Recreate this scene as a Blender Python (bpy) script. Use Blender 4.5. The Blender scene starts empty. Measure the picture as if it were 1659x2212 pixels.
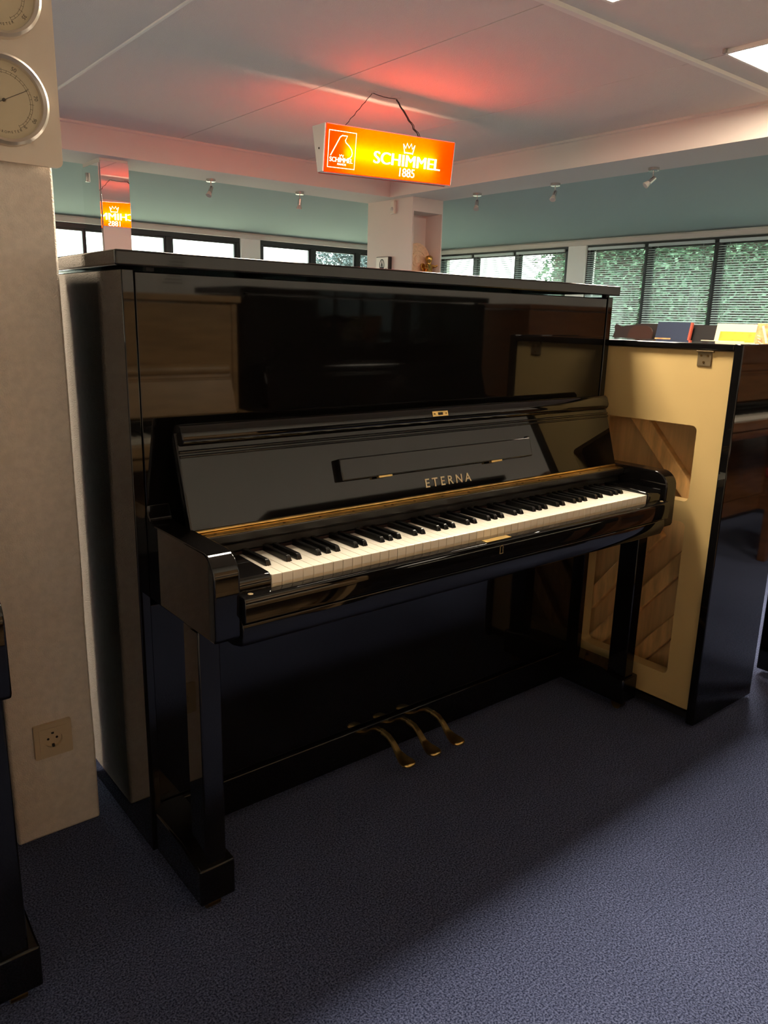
import bpy, bmesh, math, random
from mathutils import Vector, Matrix
random.seed(7)
SC = bpy.context.scene
COL = SC.collection
PI = math.pi

# ------------------------------------------------------------------ camera
def make_camera():
    yaw, pitch, roll = 0.683, 0.2464, 0.0252
    w = Vector((math.sin(yaw)*math.cos(pitch), math.cos(yaw)*math.cos(pitch), -math.sin(pitch)))
    r0 = Vector((math.cos(yaw), -math.sin(yaw), 0)); u0 = r0.cross(w)
    r = math.cos(roll)*r0 + math.sin(roll)*u0
    u = -math.sin(roll)*r0 + math.cos(roll)*u0
    m = Matrix(((r.x, u.x, -w.x, -1.3107), (r.y, u.y, -w.y, -1.1865), (r.z, u.z, -w.z, 1.196), (0, 0, 0, 1)))
    cd = bpy.data.cameras.new('camera'); cd.sensor_fit = 'HORIZONTAL'; cd.sensor_width = 36.0
    cd.lens = 36.0*1669.3/1659.0; cd.clip_start = 0.02; cd.clip_end = 200
    co = bpy.data.objects.new('camera', cd); COL.objects.link(co); co.matrix_world = m
    SC.camera = co
make_camera()

# ------------------------------------------------------------------ world, exposure
W = bpy.data.worlds.new('World'); SC.world = W; W.use_nodes = True
bg = W.node_tree.nodes['Background']
bg.inputs[0].default_value = (1.0, 0.95, 0.86, 1); bg.inputs[1].default_value = 10.0      # overcast sky
SC.view_settings.view_transform = 'Standard'; SC.view_settings.look = 'None'
SC.view_settings.exposure = 0.0; SC.view_settings.gamma = 1.0; SC.view_settings.use_curve_mapping = False
PANEL_STRENGTH = 112.0                      # the fluorescent ceiling panels
PANEL_COLOUR = (1.0, 0.86, 0.66)
SIGN_TUBE = 38.0                           # the tube inside the hanging sign
SIGN_FACE = 5.0

# ------------------------------------------------------------------ helpers
def new_bm(): return bmesh.new()
def box(bm, x0, x1, y0, y1, z0, z1):
    v = [bm.verts.new(p) for p in ((x0,y0,z0),(x1,y0,z0),(x1,y1,z0),(x0,y1,z0),(x0,y0,z1),(x1,y0,z1),(x1,y1,z1),(x0,y1,z1))]
    for f in ((3,2,1,0),(4,5,6,7),(0,1,5,4),(1,2,6,5),(2,3,7,6),(3,0,4,7)): bm.faces.new([v[i] for i in f])
    return v
def prism(bm, pts, a, b, axis='x'):
    """polygon pts swept from a to b along axis; pts are the two other coordinates in order (y,z),(x,z),(x,y)"""
    def mk(p, t):
        return {'x': (t, p[0], p[1]), 'y': (p[0], t, p[1]), 'z': (p[0], p[1], t)}[axis]
    A = [bm.verts.new(mk(p, a)) for p in pts]; Bv = [bm.verts.new(mk(p, b)) for p in pts]
    n = len(pts)
    fs = [bm.faces.new(A), bm.faces.new(Bv)]
    for i in range(n): fs.append(bm.faces.new((A[i], A[(i+1) % n], Bv[(i+1) % n], Bv[i])))
    bmesh.ops.recalc_face_normals(bm, faces=fs)
def cyl(bm, p0, p1, r0, r1=None, n=16, cap=True):
    r1 = r0 if r1 is None else r1
    p0, p1 = Vector(p0), Vector(p1); d = (p1-p0).normalized()
    a = d.orthogonal().normalized(); b = d.cross(a)
    A = []; Bv = []
    for i in range(n):
        t = 2*PI*i/n; o = a*math.cos(t)+b*math.sin(t)
        A.append(bm.verts.new(p0+o*r0)); Bv.append(bm.verts.new(p1+o*r1))
    fs = [bm.faces.new((A[i], A[(i+1) % n], Bv[(i+1) % n], Bv[i])) for i in range(n)]
    if cap: fs += [bm.faces.new(A), bm.faces.new(Bv)]
    bmesh.ops.recalc_face_normals(bm, faces=fs)
def lathe(bm, prof, centre, axis='z', n=32):
    """prof = list of (r, h) along axis"""
    c = Vector(centre); rings = []
    for r, h in prof:
        ring = []
        for i in range(n):
            t = 2*PI*i/n; u, v = r*math.cos(t), r*math.sin(t)
            p = {'z': (u, v, h), 'y': (u, h, v), 'x': (h, u, v)}[axis]
            ring.append(bm.verts.new(c+Vector(p)))
        rings.append(ring)
    fs = []
    for k in range(len(rings)-1):
        for i in range(n):
            fs.append(bm.faces.new((rings[k][i], rings[k][(i+1) % n], rings[k+1][(i+1) % n], rings[k+1][i])))
    fs.append(bm.faces.new(rings[0])); fs.append(bm.faces.new(rings[-1]))
    bmesh.ops.recalc_face_normals(bm, faces=fs)
def tube(bm, pts, r, n=8):
    pts = [Vector(p) for p in pts]; rings = []
    for i, p in enumerate(pts):
        d = (pts[min(i+1, len(pts)-1)]-pts[max(i-1, 0)]).normalized()
        a = d.cross(Vector((0.31, 0.2, 0.93))).normalized(); b = d.cross(a)
        rings.append([bm.verts.new(p+(a*math.cos(2*PI*k/n)+b*math.sin(2*PI*k/n))*(r[i] if isinstance(r, (list, tuple)) else r)) for k in range(n)])
    fs = []
    for k in range(len(rings)-1):
        for i in range(n): fs.append(bm.faces.new((rings[k][i], rings[k][(i+1) % n], rings[k+1][(i+1) % n], rings[k+1][i])))
    fs.append(bm.faces.new(rings[0])); fs.append(bm.faces.new(rings[-1]))
    bmesh.ops.recalc_face_normals(bm, faces=fs)
def sphere(bm, c, r, sx=1, sy=1, sz=1, n=12):
    m = Matrix.Translation(Vector(c)) @ Matrix.Diagonal((sx*r, sy*r, sz*r, 1))
    bmesh.ops.create_uvsphere(bm, u_segments=n*2, v_segments=n, radius=1.0, matrix=m)
def link(o, parent=None):
    COL.objects.link(o)
    if parent is not None: o.parent = parent
    return o
def obj(name, bm, mat, parent=None, bevel=0.0, smooth=False, segs=2, loc=None, rot=None):
    me = bpy.data.meshes.new(name); bm.to_mesh(me); bm.free()
    return obj_me(name, me, mat, parent, bevel, smooth, segs, loc, rot)
def obj_me(name, me, mat, parent=None, bevel=0.0, smooth=False, segs=2, loc=None, rot=None):
    if mat is not None and not me.materials: me.materials.append(mat)
    if smooth:
        for p in me.polygons: p.use_smooth = True
    o = bpy.data.objects.new(name, me); link(o, parent)
    if bevel:
        b = o.modifiers.new('bevel', 'BEVEL'); b.width = bevel; b.segments = segs; b.limit_method = 'ANGLE'; b.angle_limit = 0.6
        b.harden_normals = False
        for p in me.polygons: p.use_smooth = True
        try: me.set_sharp_from_angle(angle=0.6)
        except Exception: pass
    elif smooth:
        try: me.set_sharp_from_angle(angle=0.7)
        except Exception: pass
    if loc is not None: o.location = loc
    if rot is not None: o.rotation_euler = rot
    return o
def tag(o, label, cat, group=None):
    o['label'] = label; o['category'] = cat
    if group: o['group'] = group
    return o
def thing(name, label, cat, loc=(0, 0, 0), rot=(0, 0, 0), group=None):
    o = bpy.data.objects.new(name, None); o.empty_display_size = 0.1; link(o)
    o.location = loc; o.rotation_euler = rot
    return tag(o, label, cat, group)
def struct(name, bm, mat, bevel=0.0, parent=None):
    o = obj(name, bm, mat, parent, bevel)
    if parent is None: o['kind'] = 'structure'
    return o
def bx(name, mat, parent, x0, x1, y0, y1, z0, z1, bevel=0.0, segs=2):
    bm = new_bm(); box(bm, x0, x1, y0, y1, z0, z1); return obj(name, bm, mat, parent, bevel, segs=segs)
def px_(name, mat, parent, pts, a, b, axis='x', bevel=0.0, smooth=False, segs=2):
    bm = new_bm(); prism(bm, pts, a, b, axis); return obj(name, bm, mat, parent, bevel, smooth, segs)
def eval_mesh(cu, name):
    tmp = bpy.data.objects.new('tmp', cu); COL.objects.link(tmp)
    bpy.context.view_layer.update()
    dg = bpy.context.evaluated_depsgraph_get()
    me = bpy.data.meshes.new_from_object(tmp.evaluated_get(dg)); me.name = name
    bpy.data.objects.remove(tmp); me.materials.clear()
    return me
def text_mesh(s, size, ext=0.0004, align='CENTER', spacing=1.0, offset=0.0):
    cu = bpy.data.curves.new('text', 'FONT'); cu.body = s; cu.size = size; cu.extrude = ext
    cu.align_x = align; cu.align_y = 'CENTER'; cu.space_character = spacing; cu.offset = offset; cu.resolution_u = 4
    return eval_mesh(cu, 'lettering')
def plate_mesh(outer, holes, thick):
    """flat 2D plate in local xy with holes, extruded +-thick/2 in local z"""
    cu = bpy.data.curves.new('plate', 'CURVE'); cu.dimensions = '2D'; cu.fill_mode = 'BOTH'; cu.extrude = thick/2
    for loop in [outer]+holes:
        sp = cu.splines.new('POLY'); sp.points.add(len(loop)-1); sp.use_cyclic_u = True
        for q, p in zip(sp.points, loop): q.co = (p[0], p[1], 0, 1)
    return eval_mesh(cu, 'plate')
def rrect(x0, x1, y0, y1, r, n=5):
    out = []
    for cx, cy, a in ((x1-r, y1-r, 0), (x0+r, y1-r, PI/2), (x0+r, y0+r, PI), (x1-r, y0+r, 3*PI/2)):
        for i in range(n+1):
            t = a+PI/2*i/n; out.append((cx+r*math.cos(t), cy+r*math.sin(t)))
    return out
def ribbon(bm, pts, w, z=0.0, h=0.0006, closed=False):
    """thin raised line following 2D points, in local xy"""
    n = len(pts); P = [Vector((p[0], p[1])) for p in pts]; L = []; Rr = []
    for i in range(n):
        a = P[i-1] if (i > 0 or closed) else P[i]; b = P[(i+1) % n] if (i < n-1 or closed) else P[i]
        d = (b-a).normalized(); nn = Vector((-d.y, d.x))
        L.append(P[i]+nn*w/2); Rr.append(P[i]-nn*w/2)
    vt = [(bm.verts.new((a.x, a.y, z+h)), bm.verts.new((b.x, b.y, z+h))) for a, b in zip(L, Rr)]
    vb = [(bm.verts.new((a.x, a.y, z)), bm.verts.new((b.x, b.y, z))) for a, b in zip(L, Rr)]
    m = n if closed else n-1; fs = []
    for i in range(m):
        j = (i+1) % n
        fs.append(bm.faces.new((vt[i][0], vt[i][1], vt[j][1], vt[j][0])))
        fs.append(bm.faces.new((vb[i][0], vb[j][0], vb[j][1], vb[i][1])))
        fs.append(bm.faces.new((vt[i][0], vt[j][0], vb[j][0], vb[i][0])))
        fs.append(bm.faces.new((vt[i][1], vb[i][1], vb[j][1], vt[j][1])))
    bmesh.ops.recalc_face_normals(bm, faces=fs)

# ------------------------------------------------------------------ materials
def pmat(name, col, rough=0.5, metal=0.0, bump=0.0, bscale=200.0, var=0.0, vscale=30.0, spec=None, coat=0.0, detail=3.0, stretch=None, col2=None):
    m = bpy.data.materials.new(name); m.use_nodes = True; nt = m.node_tree; p = nt.nodes['Principled BSDF']
    p.inputs['Base Color'].default_value = (*col, 1); p.inputs['Roughness'].default_value = rough; p.inputs['Metallic'].default_value = metal
    if spec is not None: p.inputs['Specular IOR Level'].default_value = spec
    if coat: p.inputs['Coat Weight'].default_value = coat; p.inputs['Coat Roughness'].default_value = 0.05
    tc = nt.nodes.new('ShaderNodeTexCoord')
    src = tc.outputs['Object']
    if stretch:
        mp = nt.nodes.new('ShaderNodeMapping'); mp.inputs['Scale'].default_value = stretch
        nt.links.new(src, mp.inputs['Vector']); src = mp.outputs['Vector']
    if var or col2:
        n = nt.nodes.new('ShaderNodeTexNoise'); n.inputs['Scale'].default_value = vscale; n.inputs['Detail'].default_value = detail
        nt.links.new(src, n.inputs['Vector'])
        r = nt.nodes.new('ShaderNodeValToRGB'); e = r.color_ramp.elements
        e[0].position = 0.35; e[1].position = 0.65
        if col2: e[0].color = (*col, 1); e[1].color = (*col2, 1)
        else:
            e[0].color = (*[c*(1-var) for c in col], 1); e[1].color = (*[min(1, c*(1+var)) for c in col], 1)
        nt.links.new(n.outputs['Fac'], r.inputs['Fac']); nt.links.new(r.outputs['Color'], p.inputs['Base Color'])
    if bump:
        n2 = nt.nodes.new('ShaderNodeTexNoise'); n2.inputs['Scale'].default_value = bscale; n2.inputs['Detail'].default_value = 2
        nt.links.new(src, n2.inputs['Vector'])
        b = nt.nodes.new('ShaderNodeBump'); b.inputs['Strength'].default_value = bump; b.inputs['Distance'].default_value = 0.004
        nt.links.new(n2.outputs['Fac'], b.inputs['Height']); nt.links.new(b.outputs['Normal'], p.inputs['Normal'])
    return m
def emat(name, col, s):
    m = bpy.data.materials.new(name); m.use_nodes = True; nt = m.node_tree; nt.nodes.clear()
    e = nt.nodes.new('ShaderNodeEmission'); e.inputs[0].default_value = (*col, 1); e.inputs[1].default_value = s
    o = nt.nodes.new('ShaderNodeOutputMaterial'); nt.links.new(e.outputs[0], o.inputs[0]); return m
def glass_mat(name, tint):
    m = bpy.data.materials.new(name); m.use_nodes = True; nt = m.node_tree; nt.nodes.clear()
    t = nt.nodes.new('ShaderNodeBsdfTransparent'); t.inputs[0].default_value = (*tint, 1)
    g = nt.nodes.new('ShaderNodeBsdfGlossy'); g.inputs['Roughness'].default_value = 0.01
    lw = nt.nodes.new('ShaderNodeFresnel'); lw.inputs[0].default_value = 1.45
    mx = nt.nodes.new('ShaderNodeMixShader'); o = nt.nodes.new('ShaderNodeOutputMaterial')
    ge = nt.nodes.new('ShaderNodeNewGeometry'); inv = nt.nodes.new('ShaderNodeMath'); inv.operation = 'SUBTRACT'; inv.inputs[0].default_value = 1.0
    mu = nt.nodes.new('ShaderNodeMath'); mu.operation = 'MULTIPLY'          # reflect once, on the outer skin of the pane only
    nt.links.new(ge.outputs['Backfacing'], inv.inputs[1]); nt.links.new(lw.outputs[0], mu.inputs[0]); nt.links.new(inv.outputs[0], mu.inputs[1])
    nt.links.new(mu.outputs[0], mx.inputs[0]); nt.links.new(t.outputs[0], mx.inputs[1]); nt.links.new(g.outputs[0], mx.inputs[2])
    nt.links.new(mx.outputs[0], o.inputs[0]); return m
def translucent_mat(name, col, emit, es):
    m = bpy.data.materials.new(name); m.use_nodes = True; nt = m.node_tree; nt.nodes.clear()
    t = nt.nodes.new('ShaderNodeBsdfTranslucent'); t.inputs[0].default_value = (*col, 1)
    e = nt.nodes.new('ShaderNodeEmission'); e.inputs[0].default_value = (*emit, 1); e.inputs[1].default_value = es
    a = nt.nodes.new('ShaderNodeAddShader'); o = nt.nodes.new('ShaderNodeOutputMaterial')
    nt.links.new(t.outputs[0], a.inputs[0]); nt.links.new(e.outputs[0], a.inputs[1]); nt.links.new(a.outputs[0], o.inputs[0]); return m

M = {}
M['black'] = pmat('piano_black', (0.0042, 0.0038, 0.0038), 0.035, spec=0.43)
M['black_satin'] = pmat('black_satin', (0.012, 0.011, 0.011), 0.35)
M['black_matte'] = pmat('black_matte', (0.01, 0.009, 0.009), 0.7)
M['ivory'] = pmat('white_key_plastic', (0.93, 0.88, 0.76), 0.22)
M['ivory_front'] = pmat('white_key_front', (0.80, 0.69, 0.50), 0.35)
M['ebony'] = pmat('black_key', (0.008, 0.008, 0.008), 0.22)
M['brass'] = pmat('brass', (0.80, 0.56, 0.21), 0.30, 1.0, var=0.15, vscale=40)
M['brass_dark'] = pmat('brass_screw', (0.18, 0.11, 0.04), 0.4, 1.0)
M['gold'] = pmat('gold_letter', (0.80, 0.66, 0.42), 0.35, 0.6)
M['felt'] = pmat('felt_dark', (0.02, 0.006, 0.006), 0.95)
M['cream'] = pmat('cream_lacquer', (0.60, 0.43, 0.185), 0.32, var=0.03, vscale=4)
M['spruce'] = pmat('spruce_wood', (0.74, 0.44, 0.17), 0.5, var=0.18, vscale=9, stretch=(1, 6, 1.2))
M['sound'] = pmat('soundboard_wood', (0.70, 0.43, 0.18), 0.45, var=0.12, vscale=5, stretch=(1, 9, 1))
M['bronze'] = pmat('bronze_hinge', (0.28, 0.21, 0.12), 0.45, 0.8)
M['woodlight'] = pmat('light_wood', (0.52, 0.32, 0.15), 0.3, var=0.15, vscale=6, stretch=(1, 1, 7))
M['woodbrown'] = pmat('brown_wood', (0.19, 0.075, 0.03), 0.12, var=0.2, vscale=6, stretch=(1, 1, 7))
M['stucco'] = pmat('stucco', (0.82, 0.73, 0.64), 0.95, bump=0.55, bscale=330, var=0.05, vscale=60)
M['plaster'] = pmat('plaster', (0.72, 0.64, 0.58), 0.9, bump=0.15, bscale=90)
M['paint'] = pmat('white_paint', (0.90, 0.88, 0.84), 0.9, bump=0.1, bscale=60)
M['teal'] = pmat('teal_paint', (0.39, 0.48, 0.455), 0.9, bump=0.1, bscale=60)
M['ceiling'] = pmat('ceiling_panel', (0.82, 0.74, 0.65), 0.95, bump=0.8, bscale=230)
M['seam'] = pmat('ceiling_seam', (0.42, 0.38, 0.34), 0.9)
M['profile'] = pmat('ceiling_profile', (0.92, 0.86, 0.75), 0.5)
M['frame'] = pmat('window_frame', (0.02, 0.02, 0.022), 0.4)
M['slat'] = pmat('blind_slat', (0.62, 0.70, 0.70), 0.45)
M['glass'] = glass_mat('window_glass', (0.74, 0.84, 0.83))
M['chrome'] = pmat('spot_steel', (0.62, 0.58, 0.54), 0.25, 1.0)
M['lampglass'] = pmat('lamp_glass', (0.5, 0.46, 0.42), 0.15)
M['plastic'] = pmat('white_plastic', (0.72, 0.66, 0.56), 0.4)
M['socket'] = pmat('socket_cream', (0.66, 0.52, 0.34), 0.4)
M['hole'] = pmat('dark_hole', (0.01, 0.008, 0.006), 0.6)
M['mirror'] = pmat('mirror', (0.93, 0.93, 0.92), 0.003, 1.0)
M['alu'] = pmat('brushed_plate', (0.60, 0.52, 0.44), 0.4, 0.35)
M['ring'] = pmat('dial_ring', (0.72, 0.64, 0.56), 0.28, 0.6)
M['dial'] = pmat('dial_face', (0.56, 0.48, 0.33), 0.5)
M['ink'] = pmat('dial_ink', (0.06, 0.05, 0.04), 0.6)
M['signbox'] = pmat('sign_housing', (0.72, 0.66, 0.58), 0.45)
M['signface'] = translucent_mat('sign_red_acrylic', (0.95, 0.13, 0.0), (1.0, 0.012, 0.0), SIGN_FACE)
M['rededge'] = pmat('red_acrylic_edge', (0.75, 0.05, 0.02), 0.25)
M['signletter'] = emat('sign_letter_white', (1.0, 0.95, 0.70), 3.0)
M['tube'] = emat('sign_tube', (1.0, 0.86, 0.62), SIGN_TUBE)
M['panelglow'] = emat('ceiling_panel_light', PANEL_COLOUR, PANEL_STRENGTH)
M['wire'] = pmat('wire', (0.03, 0.02, 0.015), 0.5)
M['bookblue'] = pmat('book_blue', (0.018, 0.03, 0.06), 0.4)
M['bookred'] = pmat('book_red', (0.38, 0.06, 0.03), 0.5)
M['paper'] = pmat('paper_cream', (0.62, 0.53, 0.37), 0.7)
M['paper_white'] = pmat('paper_white', (0.85, 0.83, 0.79), 0.8)
M['yellowgreen'] = pmat('cover_yellow_green', (0.36, 0.35, 0.03), 0.4, var=0.12, vscale=25)
M['orange'] = pmat('cover_orange_brown', (0.58, 0.26, 0.10), 0.4, var=0.3, vscale=40)
M['darkwood'] = pmat('dark_brown_wood', (0.03, 0.014, 0.01), 0.3)
M['redseat'] = pmat('seat_red', (0.30, 0.03, 0.025), 0.75)
M['leaf'] = pmat('hedge_leaf', (0.07, 0.14, 0.085), 0.4, col2=(0.18, 0.30, 0.19), vscale=6)
M['leafblue'] = pmat('tree_leaf', (0.07, 0.10, 0.11), 0.6)
M['bark'] = pmat('bark', (0.06, 0.045, 0.03), 0.9)
M['ground_bounce'] = pmat('bounce_paving', (0.50, 0.42, 0.32), 0.95, var=0.1)  # unseen ground outdoors, made bright and warm to bounce daylight onto the ceiling
M['goldstatue'] = pmat('gilded', (0.62, 0.36, 0.10), 0.28, 1.0, var=0.25, vscale=60)
M['clay'] = pmat('terracotta_relief', (0.78, 0.54, 0.35), 0.7, var=0.08, vscale=60)

def carpet_mat():
    m = bpy.data.materials.new('carpet'); m.use_nodes = True; nt = m.node_tree; p = nt.nodes['Principled BSDF']
    p.inputs['Roughness'].default_value = 1.0; p.inputs['Specular IOR Level'].default_value = 0.05
    p.inputs['Sheen Weight'].default_value = 0.1
    tc = nt.nodes.new('ShaderNodeTexCoord')
    n = nt.nodes.new('ShaderNodeTexNoise'); n.inputs['Scale'].default_value = 270; n.inputs['Detail'].default_value = 2
    n2 = nt.nodes.new('ShaderNodeTexNoise'); n2.inputs['Scale'].default_value = 3.5; n2.inputs['Detail'].default_value = 4
    r = nt.nodes.new('ShaderNodeValToRGB'); e = r.color_ramp.elements
    e[0].position = 0.36; e[0].color = (0.016, 0.025, 0.068, 1); e[1].position = 0.66; e[1].color = (0.150, 0.182, 0.335, 1)
    mm = nt.nodes.new('ShaderNodeMixRGB'); mm.blend_type = 'MULTIPLY'; mm.inputs[0].default_value = 0.25
    b = nt.nodes.new('ShaderNodeBump'); b.inputs['Strength'].default_value = 0.7; b.inputs['Distance'].default_value = 0.006
    nt.links.new(tc.outputs['Object'], n.inputs['Vector']); nt.links.new(tc.outputs['Object'], n2.inputs['Vector'])
    nt.links.new(n.outputs['Fac'], r.inputs['Fac']); nt.links.new(r.outputs['Color'], mm.inputs[1]); nt.links.new(n2.outputs['Fac'], mm.inputs[2])
    nt.links.new(mm.outputs[0], p.inputs['Base Color']); nt.links.new(n.outputs['Fac'], b.inputs['Height']); nt.links.new(b.outputs['Normal'], p.inputs['Normal'])
    return m
M['carpet'] = carpet_mat()

# ------------------------------------------------------------------ the room
ZC, ZB = 2.57, 2.355           # ceiling, beam underside
XW, YS, XE, YN = -4.0, -1.95, 6.5, 7.5
BX0, BX1, BY0, BY1 = 3.85, 4.374, 5.19, 5.70
ZT = 2.075                     # window head
SILL = 0.92

bm = new_bm(); box(bm, XW-.2, XE+.2, YS-.2, YN+.2, -0.10, 0.0); struct('floor', bm, M['carpet'])
bm = new_bm(); box(bm, -30, 30, -30, 40, -0.30, -0.15); struct('ground', bm, M['ground_bounce'])

# ceiling slab with board panels as parts, narrow recessed seams between them
bm = new_bm(); box(bm, XW-.2, BX1, YS-.2, BY1, ZC+0.004, ZC+0.15)
ceil = struct('ceiling', bm, M['seam'])
xs = [-4.0, -3.15, -1.95, -0.75, 0.45, 1.65, 2.85, 3.86]
ys = [-1.95, 1.37, 5.20]
for i in range(len(xs)-1):
    for j in range(len(ys)-1):
        g = 0.0035
        bx('ceiling_board', M['ceiling'], ceil, xs[i]+g, xs[i+1]-g, ys[j]+g, ys[j+1]-g, ZC-0.006, ZC+0.0045, 0.002, 1)
# raised aluminium profile over the cross joint and along the left long joint
bm = new_bm(); prism(bm, [(1.345, ZC-0.006), (1.352, ZC-0.022), (1.386, ZC-0.022), (1.393, ZC-0.006)], XW, 3.86, 'x')
obj('joint_profile', bm, M['profile'], ceil)
bm = new_bm(); prism(bm, [(0.44, ZC-0.006), (0.443, ZC-0.012), (0.457, ZC-0.012), (0.46, ZC-0.006)], 1.39, 5.19, 'y')
obj('joint_profile', bm, M['profile'], ceil)

# dropped beams with a small shadow moulding under the ceiling
bm = new_bm(); box(bm, XW-.2, BX1, BY0, BY1, ZB, ZC+0.1); o = struct('trim_1', bm, M['plaster'])
bm = new_bm(); prism(bm, [(BY0+.002, ZC-.03), (BY0-.012, ZC-.022), (BY0-.012, ZC-.006), (BY0+.002, ZC-.006)], XW, BX0, 'x'); obj('cornice', bm, M['plaster'], o)
bm = new_bm(); box(bm, BX0, BX1, YS-.2, BY0-.001, ZB, ZC+0.1); o = struct('trim_2', bm, M['plaster'])
bm = new_bm(); prism(bm, [(BX0+.002, ZC-.03), (BX0-.012, ZC-.022), (BX0-.012, ZC-.006), (BX0+.002, ZC-.006)], YS, BY0, 'y'); obj('cornice', bm, M['plaster'], o)

# sloping ceilings from the beams down to the window heads
ZE = 2.14
bm = new_bm(); prism(bm, [(BY1-.01, ZB+.004), (YN+.25, ZE-(2.355-2.14)*.25/(YN-BY1)), (YN+.25, ZE+.12), (BY1-.01, ZB+.2)], XW-.2, XE+.25, 'x'); struct('ceiling_slope_north', bm, M['teal'])
bm = new_bm(); prism(bm, [(BX1-.01, ZB+.004), (XE+.25, ZE-(2.355-2.14)*.25/(XE-BX1)), (XE+.25, ZE+.12), (BX1-.01, ZB+.2)], YS-.2, YN+.25, 'y'); struct('ceiling_slope_east', bm, M['teal'])

# solid walls
bm = new_bm(); box(bm, XW-.2, XE+.2, YS-.2, YS, -.1, ZC+.1); struct('wall_south', bm, M['paint'])
bm = new_bm(); box(bm, XW-.2, XW, YS, YN+.2, -.1, ZC+.1); struct('wall_west', bm, M['paint'])

# window walls
def window_wall_north():
    bm = new_bm()
    box(bm, XW, XE+.2, YN, YN+.2, -.1, SILL)                  # below
    box(bm, XW, XE+.2, YN, YN+.2, ZT, ZT+.25)                 # above
    for a, b in ((XW, -1.05), (3.45, 3.71), (5.95, XE+.2)): box(bm, a, b, YN, YN+.2, SILL, ZT)
    struct('wall_north', bm, M['paint'])
def window_wall_east():
    bm = new_bm()
    box(bm, XE, XE+.2, YS, YN, -.1, SILL)
    box(bm, XE, XE+.2, YS, YN, ZT, ZT+.25)
    for a, b in ((YS, -1.6), (4.78, 5.04), (7.30, YN)): box(bm, XE, XE+.2, a, b, SILL, ZT)
    struct('wall_east', bm, M['paint'])
window_wall_north(); window_wall_east()
bm = new_bm(); box(bm, XW, XE, YN-.06, YN, ZT-.002, ZT+.045); struct('trim_3', bm, M['plaster'])
bm = new_bm(); box(bm, XE-.06, XE, YS, YN, ZT-.002, ZT+.045); struct('trim_4', bm, M['plaster'])
bm = new_bm(); box(bm, XW, XE, YN-.16, YN, SILL-.04, SILL); struct('trim_5', bm, M['paint'])
bm = new_bm(); box(bm, XE-.16, XE, YS, YN-.16, SILL-.04, SILL); struct('trim_6', bm, M['paint'])

def window(n, along, w0, w1, edges):
    """a band of dark framed lights; along = 'x' (north wall) or 'y' (east wall); edges = the mullion positions inside w0..w1"""
    e = bpy.data.objects.new('window_%d' % n, None); link(e); e['kind'] = 'structure'
    d0 = YN+.03 if along == 'x' else XE+.03
    def fr(name, a, b, z0, z1, q0=0, q1=.06, mat=M['frame']):
        bm = new_bm()
        if along == 'x': box(bm, a, b, d0+q0, d0+q1, z0, z1)
        else: box(bm, d0+q0, d0+q1, a, b, z0, z1)
        return obj(name, bm, mat, e, 0.003, segs=1)
    t = 0.05
    fr('head', w0, w1, ZT-t, ZT); fr('sill', w0, w1, SILL, SILL+t)
    fr('jamb', w0, w0+t, SILL+t, ZT-t); fr('jamb', w1-t, w1, SILL+t, ZT-t)
    for m in edges: fr('mullion', m-.035, m+.035, SILL+t, ZT-t)
    q = [w0]+list(edges)+[w1]
    for i in range(len(q)-1):
        a = q[i]+(.05 if i == 0 else .035); b = q[i+1]-(.05 if i == len(q)-2 else .035)
        # slim opening sash, then its pane
        for s0, s1, z0, z1 in ((a, a+.022, SILL+t, ZT-t), (b-.022, b, SILL+t, ZT-t), (a+.022, b-.022, SILL+t, SILL+t+.022), (a+.022, b-.022, ZT-t-.022, ZT-t)):
            fr('sash', s0, s1, z0, z1, .012, .045)
        fr('pane', a+.02, b-.02, SILL+t+.02, ZT-t-.02, .026, .032, M['glass'])
window(1, 'x', -1.05, 3.45, (-.15, .75, 1.65, 2.55))
window(2, 'x', 3.71, 5.95, (4.50, 5.22))
window(3, 'y', 5.04, 7.30, (5.87, 6.62))
window(4, 'y', -1.60, 4.78, (.70, 1.52, 2.34, 3.15, 3.96))

def blind(y0, y1, label, tilt=-0.42):
    t = thing('window_blind', label, 'blind', (XE-.02, (y0+y1)/2, SILL), group='slatted blinds on the right windows')
    h = (y1-y0)/2; zt = ZT-.06-SILL
    bx('head_rail', M['slat'], t, -.014, .014, -h, h, zt, zt+.03, .002, 1)
    bm = new_bm(); z = .03
    while z < zt-.01:
        dx = .0115; dz = dx*math.tan(tilt)
        prism(bm, [(-dx, z+dz), (0, z+.0022), (dx, z-dz), (dx, z-dz-.0006), (0, z+.0016), (-dx, z+dz-.0006)], -h, h, 'y')
        z += .0235
    o = obj('slats', bm, M['slat'], t); o['kind'] = 'stuff'
    bm = new_bm()
    for yy in (-h*.7, h*.7): cyl(bm, (0, yy, .01), (0, yy, zt), .0012, n=5)
    obj('cord', bm, M['slat'], t)
    bx('bottom_rail', M['slat'], t, -.011, .011, -h, h, .008, .02, .002, 1)
for a, b, lab in ((5.08, 5.84, 'slatted blind on the pane just left of the white wall post'),
                  (5.90, 6.59, 'slatted blind on the pane two left of the white wall post'),
                  (6.65, 7.26, 'slatted blind on the pane beside the gilded figurine niche'),
                  (3.99, 4.73, 'slatted blind on the pane just right of the white wall post'),
                  (3.18, 3.93, 'slatted blind on the pane above the dark blue book'),
                  (2.37, 3.12, 'slatted blind on the rightmost window pane above the yellow book'),
                  (1.55, 2.31, 'slatted blind on the window pane right of the yellow book')):
    blind(a, b, lab)

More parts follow.
